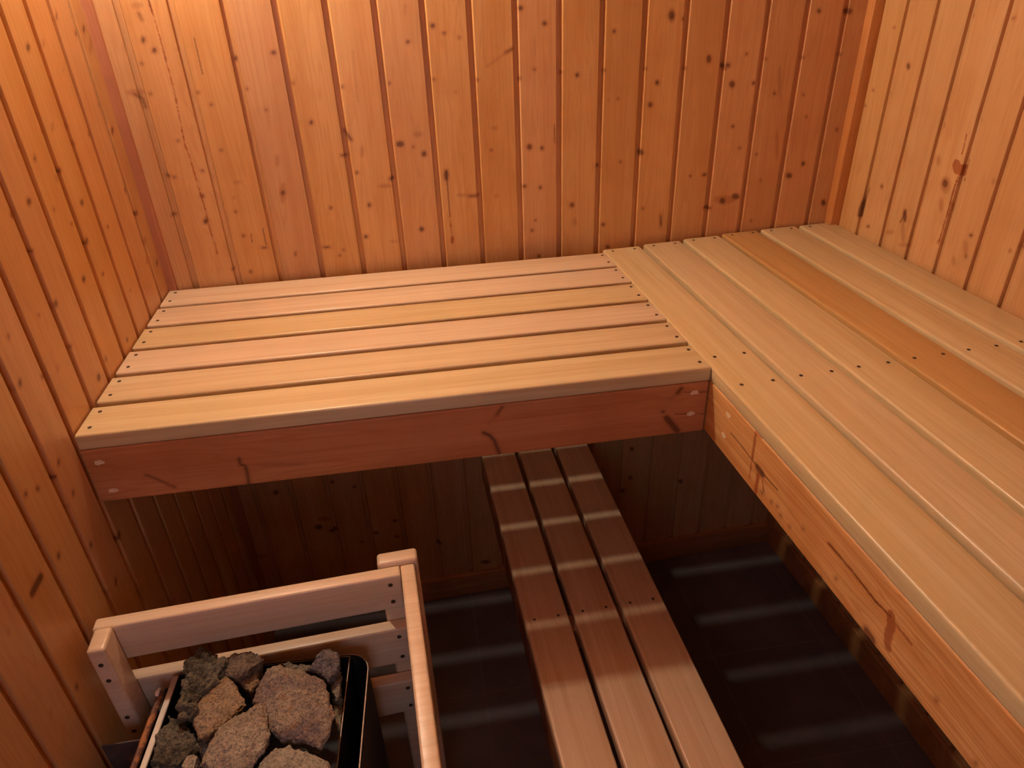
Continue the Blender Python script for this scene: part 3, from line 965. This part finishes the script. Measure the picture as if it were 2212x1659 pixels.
# left upper bench
LBen = thing('upper_bench', 'pale slatted upper bench along the back wall with reddish pine front beam', 'bench', (0, 0, ZF))
up = -ZF
tones = 'aabacb'
for k in range(6):
    y = -(.006 + k * SL)
    x0 = A_L * abs(y) + .003
    x1 = 1.0142 + math.tan(A_R) * (abs(y) + .012) - .0008
    x1b = x1 + math.tan(A_R) * WL
    sl = mesh_obj('slat', slat_bm(x1 - x0, WL, A_L * WL, x1b - x1), SLAT[tones[k]], LBen, (x0, y, up))
    for yy in (-.018, -.065):
        screw(sl, (.0165, yy, 0))
        screw(sl, (x1 - x0 - .0115 + .05 * abs(yy), yy, 0))

def grid_beam(name, L, z0, z1, th, m, marks, parent, loc, rotz, bev=.0035, s_off=0.0, zshift=0.0):
    """timber with a finely divided front face (local -y) carrying its knots; local x along, thickness towards +y"""
    prof = []
    nb = 4
    # section loop (y, z) starting at front bottom going up
    def arc(cy, cz, a0, a1):
        return [(cy + bev * math.cos(a0 + (a1 - a0) * i / nb), cz + bev * math.sin(a0 + (a1 - a0) * i / nb)) for i in range(nb + 1)]
    front = [(0, z) for z in np.linspace(z0 + bev, z1 - bev, int((z1 - z0) / .0025))]
    prof = front[:-1] + arc(bev, z1 - bev, PI, PI / 2) + arc(th - bev, z1 - bev, PI / 2, 0) + arc(th - bev, z0 + bev, 0, -PI / 2) + arc(bev, z0 + bev, -PI / 2, -PI)[:-1]
    nx = int(L / .0025)
    xs = np.linspace(0, L, nx)
    P = np.array(prof)
    npf = len(P)
    co = np.zeros((nx, npf, 3))
    co[:, :, 0] = xs[:, None]
    co[:, :, 1:] = P[None]
    a_ = np.arange(nx - 1)[:, None] * npf
    j = np.arange(npf)[None]
    jn = (j + 1) % npf
    quads = np.stack([(a_ + j).ravel(), (a_ + jn).ravel(), (a_ + npf + jn).ravel(), (a_ + npf + j).ravel()], 1)
    me = bpy.data.meshes.new(name)
    nv = nx * npf
    me.vertices.add(nv)
    me.vertices.foreach_set('co', co.ravel())
    nl = len(quads) * 4 + 2 * npf
    me.loops.add(nl)
    me.loops.foreach_set('vertex_index', np.concatenate([quads[:, ::-1].ravel(), np.arange(npf), (nv - npf + np.arange(npf))[::-1]]).astype(np.int32))
    me.polygons.add(len(quads) + 2)
    me.polygons.foreach_set('loop_start', np.concatenate([np.arange(len(quads)) * 4, [len(quads) * 4, len(quads) * 4 + npf]]).astype(np.int32))
    me.update()
    me.validate()
    put_marks(me, co[:, :, 0].ravel() + s_off, co[:, :, 2].ravel() + zshift, marks)
    me.materials.append(m)
    me.polygons.foreach_set('use_smooth', np.ones(len(me.polygons), bool))
    me.set_sharp_from_angle(angle=math.radians(50))
    o = bpy.data.objects.new(name, me)
    o.location = loc
    o.rotation_euler = (0, 0, rotz)
    return link(o, parent)

yfr = -(.006 + 5 * SL + WL) + .0005
xL0 = A_L * .59 + .002
xL1 = 1.0142 + .0499 * .558 - .0004
fb = grid_beam('front_beam', xL1 - xL0, -.133, -TH - .0003, .045, M_beam, MARKS['lbeam'], LBen, (xL0, yfr, up), 0.0, s_off=xL0)
fb['label'] = 'reddish pine front beam with knots and filled holes'
def plug(parent, x, z, r=.0062, yy=-.0004):
    bm = bmesh.new()
    n = 14
    c = [bm.verts.new((x + r * (1.25 + .25 * math.sin(3 * a_ + x * 90)) * math.cos(a_), yy, z + r * .72 * (1 + .2 * math.cos(4 * a_ + z * 200)) * math.sin(a_))) for a_ in [2 * PI * i / n for i in range(n)]]
    d = [bm.verts.new((v.co.x, .003, v.co.z)) for v in c]
    bm.faces.new(c)
    for i in range(n):
        bm.faces.new((c[i], c[(i + 1) % n], d[(i + 1) % n], d[i]))
    return mesh_obj('plug', bm, M_plug, parent, label='pale filled screw hole')
for s_, z_ in [(.0275, -.0536), (.0311, -.1109), (1.0181, -.0481), (1.0154, -.0915)]:
    plug(fb, s_ - xL0, z_)
mesh_obj('cleat', box_bm(.006, .036, -.54, -.012, up - TH - .045, up - TH, .002), M_joist, LBen)
mesh_obj('cleat', quad_box_bm([(.982, -.012), (1.0125, -.012), (1.039, -.542), (1.008, -.542)], up - TH - .045, up - TH, .002), M_joist, LBen)

# right upper bench
RBen = thing('upper_bench', 'broad upper bench along the right wall with one amber board among six', 'bench', (R0.x, R0.y, ZF), A_R)
# in the local frame: x = across, y = -e
tones = 'bcbdbb'
Lr = 2.12
for k in range(6):
    s = k * SR
    yw = (R0.x + s) * math.tan(A_B)            # wall there
    e0 = -(.078 * k * .1)
    back = R0 + RX * s + RY * e0
    if back.y > back.x * math.tan(A_B) - .006:
        e0 += (back.y - (back.x * math.tan(A_B) - .006))
    L = Lr - e0
    # plank built along x then turned to run towards the viewer
    bm = slat_bm(L, WR, 0, 0)
    sl = mesh_obj('slat', bm, SLAT[tones[k]], RBen, (s + WR, -e0, up), -PI / 2, label='darker amber board' if k == 3 else None)
    # turned -90 deg: local x -> -y, local y(-W..0) -> x(-W..0)
    rows = [(.0155 if k < 9 else .0155) , .672 - .0022 * k - e0, 1.30 - e0, 1.93 - e0]
    if k == 0:
        rows.append(.5728)
    for r_ in rows:
        screw(sl, (r_, -.019, 0))
        screw(sl, (r_, -.019 - .056, 0))
sb = grid_beam('side_beam', 2.13, -.1315, -TH - .0003, .045, M_beam2, MARKS['rbeam'], RBen, (.0005, .02, up), -PI / 2, s_off=-.02)
sb['label'] = 'pine side beam with resin runs and a long crack'
for s_, z_ in [(.6788, -.0523), (.6741, -.0963)]:
    plug(sb, s_ + .02, z_, .0060)
for e in (.0, .655, 1.285, 1.915):
    mesh_obj('joist', box_bm(.047, .636, -e - .045, -e - .005, up - TH - .07, up - TH, .002), M_joist, RBen)

# low step bench
XA, ZA, AA = .67671, -.52116, .0336
SB = thing('step_bench', 'low step bench of three dark-gapped boards running beneath the upper bench', 'bench', (XA, 0, ZF), AA)
zs_ = ZA - ZF
for k in range(3):
    x = k * .1
    L = 2.12
    y0 = (XA + x) * math.tan(A_B) - .008
    sl = mesh_obj('slat', slat_bm(L, .0893), SLAT['e'], SB, (x + .0893, y0, zs_), -PI / 2)
    for rr in (.62 + .028 + y0 - .018, .03, 1.3):
        screw(sl, (rr, -.0200, 0), r=.0028)
        screw(sl, (rr, -.0690, 0), r=.0028)
mesh_obj('side_rail', box_bm(.004, .034, -2.08, .012, zs_ - TH - .105, zs_ - TH, .004), M_beam2, SB)
mesh_obj('side_rail', box_bm(.255, .285, -2.08, .012, zs_ - TH - .105, zs_ - TH, .004), M_beam2, SB)
for y in (-.65, -1.3):
    mesh_obj('joist', box_bm(.034, .255, y, y + .04, zs_ - TH - .06, zs_ - TH, .002), M_joist, SB)
for x in (.036, .214):
    mesh_obj('leg', box_bm(x, x + .04, -2.03, -1.98, 0, zs_ - TH, .003), M_joist, SB)

# ------------------------------------------------------------------ wooden guard around the stove
GR = thing('stove_guard', 'pale wooden guard rail of three rows and posts standing around the sauna stove', 'guard rail', (.0215, -.7783, ZF), math.radians(3.35))
zt = -.228 - ZF
rails = [(zt, .0736), (-.351 - ZF, .0862), (-.487 - ZF, .0852)]
def rail_bm(x0, x1, y0, y1, z0, z1):
    return box_bm(x0, x1, y0, y1, z0, z1, .004, 4)
post_a = None
for z1, h in rails:
    r_ = mesh_obj('rail', rail_bm(.001, .4620, 0, .0236, z1 - h, z1), M_guard, GR)
    for dz in (.018, h - .018):
        screw(r_, (.4440, -.0002, z1 - dz), (PI / 2, 0, 0), .0038)
    mesh_obj('rail', rail_bm(.4630, .4862, -.60, .0225, z1 - h, z1), M_guard, GR)
mesh_obj('post', box_bm(.4265, .4925, .0242, .053, 0, zt + .006, .006, 4), M_guard, GR)
pl_ = mesh_obj('post', box_bm(.0060, .0320, -.0455, -.0008, 0, zt + .0035, .005, 4), M_guard, GR)
for z1, h in rails:
    for dz in (.027, .062):
        o_ = screw(pl_, (.0185, -.0457, z1 - dz), (PI / 2, 0, 0), .0036)
mesh_obj('post', box_bm(.4265, .4925, -.632, -.6015, 0, zt + .006, .006, 4), M_guard, GR)

# ------------------------------------------------------------------ sauna stove
KH = .9795
def nearer(x, y, z):
    c = Vector(CAM_LOC)
    return c + (Vector((x, y, z)) - c) * KH
ZH = -.35 - ZF
HT = thing('sauna_stove', 'dark steel sauna stove with open top full of stones, inside the wooden guard', 'stove', (nearer(.1084, -.763, -.37).x, nearer(.1084, -.763, -.37).y, ZF), math.radians(-3.0))
# local: x right, -y towards the viewer
WI, DI = .2684, .36
def sheet(path, z0, z1, th, closed=False):
    """vertical sheet along a plan path"""
    bm = bmesh.new()
    pts = [Vector((x, y, 0)) for x, y in path]
    n = len(pts)
    offs = []
    for i in range(n):
        a_ = pts[(i - 1) % n] if (closed or i > 0) else pts[i]
        c_ = pts[(i + 1) % n] if (closed or i < n - 1) else pts[i]
        d = (c_ - a_).normalized()
        offs.append(Vector((-d.y, d.x, 0)) * th)
    rows = []
    for p, o_ in zip(pts, offs):
        rows.append([bm.verts.new((p.x, p.y, z0)), bm.verts.new((p.x, p.y, z1)), bm.verts.new((p.x + o_.x, p.y + o_.y, z1)), bm.verts.new((p.x + o_.x, p.y + o_.y, z0))])
    m = n if closed else n - 1
    for i in range(m):
        a_, c_ = rows[i], rows[(i + 1) % n]
        for j in range(4):
            bm.faces.new((a_[j], c_[j], c_[(j + 1) % 4], a_[(j + 1) % 4]))
    if not closed:
        bm.faces.new(rows[0])
        bm.faces.new(rows[-1][::-1])
    return bm
inner = [(0, 0), (WI, 0), (WI, -DI), (0, -DI)]
iw = mesh_obj('stone_bin', sheet(inner, ZH - .30, ZH - .0008, .0016, True), M_steel, HT, smooth=False)
mesh_obj('bin_rim', sheet(inner, ZH - .0014, ZH + .0004, .0018, True), M_edge, iw, smooth=False, label='bare steel rim')
mesh_obj('side_lip', box_bm(-.0098, -.0006, -DI, -.002, ZH - .010, ZH + .001, .0008, 1), M_lip, HT, label='bright bare metal lip')
mesh_obj('stone_grate', box_bm(.002, WI - .002, -DI + .002, -.002, ZH - .125, ZH - .115), M_steel, HT, smooth=False)
rc = .032
xo = WI + .031
path = [(WI * .25, .0035), (WI * .9, .0035)]
path += [(xo - rc + rc * math.sin(a_), .0035 - rc + rc * math.cos(a_)) for a_ in [PI / 2 * i / 8 for i in range(9)]]
path += [(xo, -.20), (xo, -DI - .03)]
path += [(-.03, -DI - .03)]
cs_ = mesh_obj('casing', sheet(path, ZH - .52, ZH - .0012, .0014), M_steel, HT, smooth=True)
mesh_obj('casing_rim', sheet(path, ZH - .0016, ZH, .0018), M_edge, cs_, smooth=True, label='thin bare steel rim')
mesh_obj('casing_side', box_bm(-.021, -.0185, -DI - .03, -.03, ZH - .52, ZH - .006), M_steel, HT, smooth=False)
def tube_bm(pts, r, n=10):
    bm = bmesh.new()
    rings = []
    for i, p in enumerate(pts):
        p = Vector(p)
        a_ = Vector(pts[max(i - 1, 0)])
        c_ = Vector(pts[min(i + 1, len(pts) - 1)])
        d = (c_ - a_).normalized()
        u = d.cross(Vector((0, 0, 1))).normalized()
        w = u.cross(d)
        rings.append([bm.verts.new(p + (u * math.cos(2 * PI * k / n) + w * math.sin(2 * PI * k / n)) * r) for k in range(n)])
    for a_, c_ in zip(rings[:-1], rings[1:]):
        for k in range(n):
            bm.faces.new((a_[k], a_[(k + 1) % n], c_[(k + 1) % n], c_[k]))
    bm.faces.new(rings[0][::-1])
    bm.faces.new(rings[-1])
    return bm
mesh_obj('side_rod', tube_bm([(-.0200, -.028, ZH - .003), (-.0202, -.10, ZH - .0035), (-.0200, -DI - .03, ZH - .003)], .0052), M_rust, HT, label='rust-stained round side rod')
mesh_obj('bracket', box_bm(-.0175, -.0125, -.060, -.020, ZH - .02, ZH - .004, .001), M_steel, HT)
bm = bmesh.new()
bmesh.ops.create_icosphere(bm, subdivisions=2, radius=.0046)
for v in bm.verts:
    v.co = Vector((v.co.x * .8, v.co.y * 1.7, v.co.z * .6)) * (1 + .5 * noise.noise(v.co * 400)) + Vector((-.0225, -.031, ZH + .003))
mesh_obj('paint_flake', bm, M_chip, HT, label='pale peeling flake at the rod end')
for x, y in ((.0, -.02), (.28, -.02), (.0, -.36), (.28, -.36)):
    mesh_obj('leg', box_bm(x - .012, x + .012, y - .012, y + .012, 0, ZH - .50, .002), M_steel, HT)
bm = box_bm(-.012, WI + .02, -DI, -.004, ZH - .52, ZH - .31)
mesh_obj('element_box', bm, M_steel, HT, smooth=False)
# shield plate between the stove and the left wall
bm = box_bm(.028, .0835, -.880, -.8775, ZF + .02, -.360, .0006, 1)
sp = tag(mesh_obj('shield_plate', bm, M_plate, None), 'dark metal plate upright between stove and left wall', 'plate')
sp2 = mesh_obj('foot', box_bm(.028, .0835, -.91, -.8776, ZF, ZF + .022, .001), M_plate, sp)

# ------------------------------------------------------------------ stones
TAN = ((.29, .20, .12), (.40, .30, .20), (.40, .24, .07))
GREY = ((.20, .18, .15), (.33, .30, .24), (.12, .10, .08))
DARK = ((.085, .072, .05), (.19, .165, .12), (.035, .03, .025))
SLATE = ((.12, .105, .115), (.22, .195, .19), (.06, .05, .055))
BIG = ((.23, .18, .165), (.36, .29, .22), (.33, .17, .07))
PALE = ((.35, .28, .21), (.46, .39, .29), (.22, .17, .13))
STN = {
 'S1': (DARK, 'knobbly blackish stone with pale veins at the back left of the stove', .045, [(.170, -.775, .016), (.158, -.79, .012)], .010),
 'S2': (((.16, .12, .09), (.24, .18, .13), (.08, .06, .05)), 'flat dark brown stone at the back, right of the knobbly one', .035, [(.225, -.79, .010)], .006),
 'S3': (TAN, 'tan stone with yellow streaks, left of the biggest stone', .034, [(.185, -.835, .012), (.19, -.88, .013), (.16, -.85, .010)], .004),
 'S4': (BIG, 'biggest stone, broad and purplish tan, right of centre', .045, [(.285, -.835, .018), (.33, -.88, .020), (.30, -.91, .017), (.345, -.935, .006)], .004),
 'S4b': (TAN, 'small peach stone wedged left of the biggest stone', .03, [(.235, -.815, .006)], .004),
 'S5': (GREY, 'low grey stone behind the biggest stone, at the rear rim', .03, [(.305, -.806, .004)], .004),
 'S6': (SLATE, 'pointed slate-grey stone sticking up at the back right', .04, [(.350, -.808, .022), (.353, -.825, .016)], .004),
 'S7': (GREY, 'small grey-green stone against the right rim', .03, [(.368, -.84, .006)], .004),
 'S8': (PALE, 'pale ridged stone with a sharp tip at the front centre', .034, [(.266, -.890, .010), (.250, -.915, .020), (.225, -.945, .026), (.21, -.975, .018)], .004),
 'S9': (DARK, 'blackish green stone at the front left beside the bright lip', .04, [(.135, -.875, .012), (.15, -.91, .010)], .007),
 'S10': (((.34, .30, .24), (.45, .40, .31), (.26, .2, .13)), 'grey-brown wedge stone at the front right', .05, [(.31, -.975, .010), (.34, -1.0, .012)], .004),
 'S11': (PALE, 'small smooth pale pebble at the front left', .025, [(.172, -.942, .006)], .002),
 'S12': (GREY, 'small grey stone under the tan one, left of the pale ridged stone', .03, [(.18, -.90, .003)], .004),
 'S13': (((.22, .18, .11), (.3, .25, .16), (.14, .1, .06)), 'dull olive stone low down along the right rim', .04, [(.372, -.88, .004)], .004),
}
for nm, z, pts in STONES:
    q_ = [nearer(min(x, .3765), y, z) for x, y in pts]
    pk0 = STN[nm][3]
    z = q_[0].z
    pts = [(p.x, p.y) for p in q_]
    tone, label, dep, peaks, amp = STN[nm]
    cx = sum(p[0] for p in pts) / len(pts)
    cy = sum(p[1] for p in pts) / len(pts)
    bm = bmesh.new()
    rnd = random.Random(nm)
    for x, y in pts:
        bm.verts.new(((x - cx) * .96, (y - cy) * .96, 0))
        bm.verts.new(((x - cx) * .88, (y - cy) * .88, .006))
        f = rnd.uniform(.60, .72)
        bm.verts.new(((x - cx) * f, (y - cy) * f - .002, -dep * rnd.uniform(.5, .8)))
        bm.verts.new(((x - cx) * .5, (y - cy) * .5, -dep))
    for x, y, h in peaks:
        x, y = nearer(x, y, z)[:2]
        bm.verts.new((x - cx, y - cy, h))
    r_ = bmesh.ops.convex_hull(bm, input=bm.verts[:])
    loose = [v for v in bm.verts if not v.link_faces]
    bmesh.ops.delete(bm, geom=loose, context='VERTS')
    me = bpy.data.meshes.new('sauna_stone')
    bm.to_mesh(me)
    bm.free()
    o = bpy.data.objects.new('sauna_stone', me)
    link(o)
    md = o.modifiers.new('r', 'REMESH')
    md.mode = 'VOXEL'
    md.voxel_size = .0016
    dg = bpy.context.evaluated_depsgraph_get()
    me2 = bpy.data.meshes.new_from_object(o.evaluated_get(dg))
    o.modifiers.clear()
    o.data = me2
    bpy.data.meshes.remove(me)
    n = len(me2.vertices)
    co = np.zeros(n * 3)
    me2.vertices.foreach_get('co', co)
    co = co.reshape(-1, 3)
    me2.update()
    no = np.array([v.normal[:] for v in me2.vertices])
    sd = Vector((cx * 50, cy * 70, z * 30))
    for i in range(n):
        p = Vector(co[i])
        d = noise.fractal(p * 38 + sd, .7, 2.1, 4) * amp + noise.fractal(p * 150 + sd, .8, 2.1, 3) * .0015
        if amp > .006:
            d += (abs(noise.noise(p * 75 + sd)) - .25) * amp * 1.0
        co[i] += no[i] * (d - .0008)
    me2.vertices.foreach_set('co', co.ravel())
    me2.materials.append(stone_mat('stone_' + nm.lower(), *tone, seed=cx * 37 + cy * 11))
    me2.polygons.foreach_set('use_smooth', np.ones(len(me2.polygons), bool))
    me2.update()
    o.location = (cx, cy, z)
    tag(o, label, 'stone', 'stones heaped in the stove')

# ------------------------------------------------------------------ light
LX, LY, LZ = .11, -.182, 1.105
lampc = (1.0, .885, .71)
mw, nt, b = new_mat('lamp_opal_glass')
nt.nodes.remove(b)
em = nt.nodes.new('ShaderNodeEmission')
em.inputs[0].default_value = (*lampc, 1)
em.inputs[1].default_value = LAMP_E
nt.links.new(em.outputs[0], nt.nodes['Material Output'].inputs[0])
LP = thing('corner_lamp', 'small tubular opal lamp high in the back left corner', 'lamp', (LX, LY, LZ))
bm = bmesh.new()
bmesh.ops.create_cone(bm, cap_ends=True, segments=28, radius1=.0175, radius2=.0175, depth=.08)
bmesh.ops.bevel(bm, geom=[e for e in bm.edges if abs(e.verts[0].co.z - e.verts[1].co.z) < 1e-5], offset=.006, segments=3, affect='EDGES')
mesh_obj('tube', bm, mw, LP)
bm = bmesh.new()
bmesh.ops.create_cone(bm, cap_ends=True, segments=24, radius1=.022, radius2=.03, depth=ZC - LZ - .041, matrix=Matrix.Translation((0, 0, (ZC - LZ + .041) / 2)))
mesh_obj('socket', bm, plain_mat('lamp_socket', (.6, .55, .5), .5), LP)

w = bpy.data.worlds.new('World')
bpy.context.scene.world = w
w.use_nodes = True
w.node_tree.nodes['Background'].inputs[0].default_value = (.02, .02, .025, 1)
w.node_tree.nodes['Background'].inputs[1].default_value = .3

# ------------------------------------------------------------------ camera
cam = bpy.data.cameras.new('camera')
cam.sensor_width = 36
cam.lens = F_PX / 2212 * 36
cam.clip_start = .01
co_ = bpy.data.objects.new('camera', cam)
co_.location = CAM_LOC
co_.rotation_euler = CAM_ROT
link(co_)
sc = bpy.context.scene
sc.camera = co_
sc.view_settings.view_transform = 'Standard'
sc.view_settings.look = 'None'
sc.view_settings.exposure = EXPO
sc.view_settings.gamma = 1
sc.view_settings.use_curve_mapping = False
sc.cycles.max_bounces = 10
sc.cycles.diffuse_bounces = 8
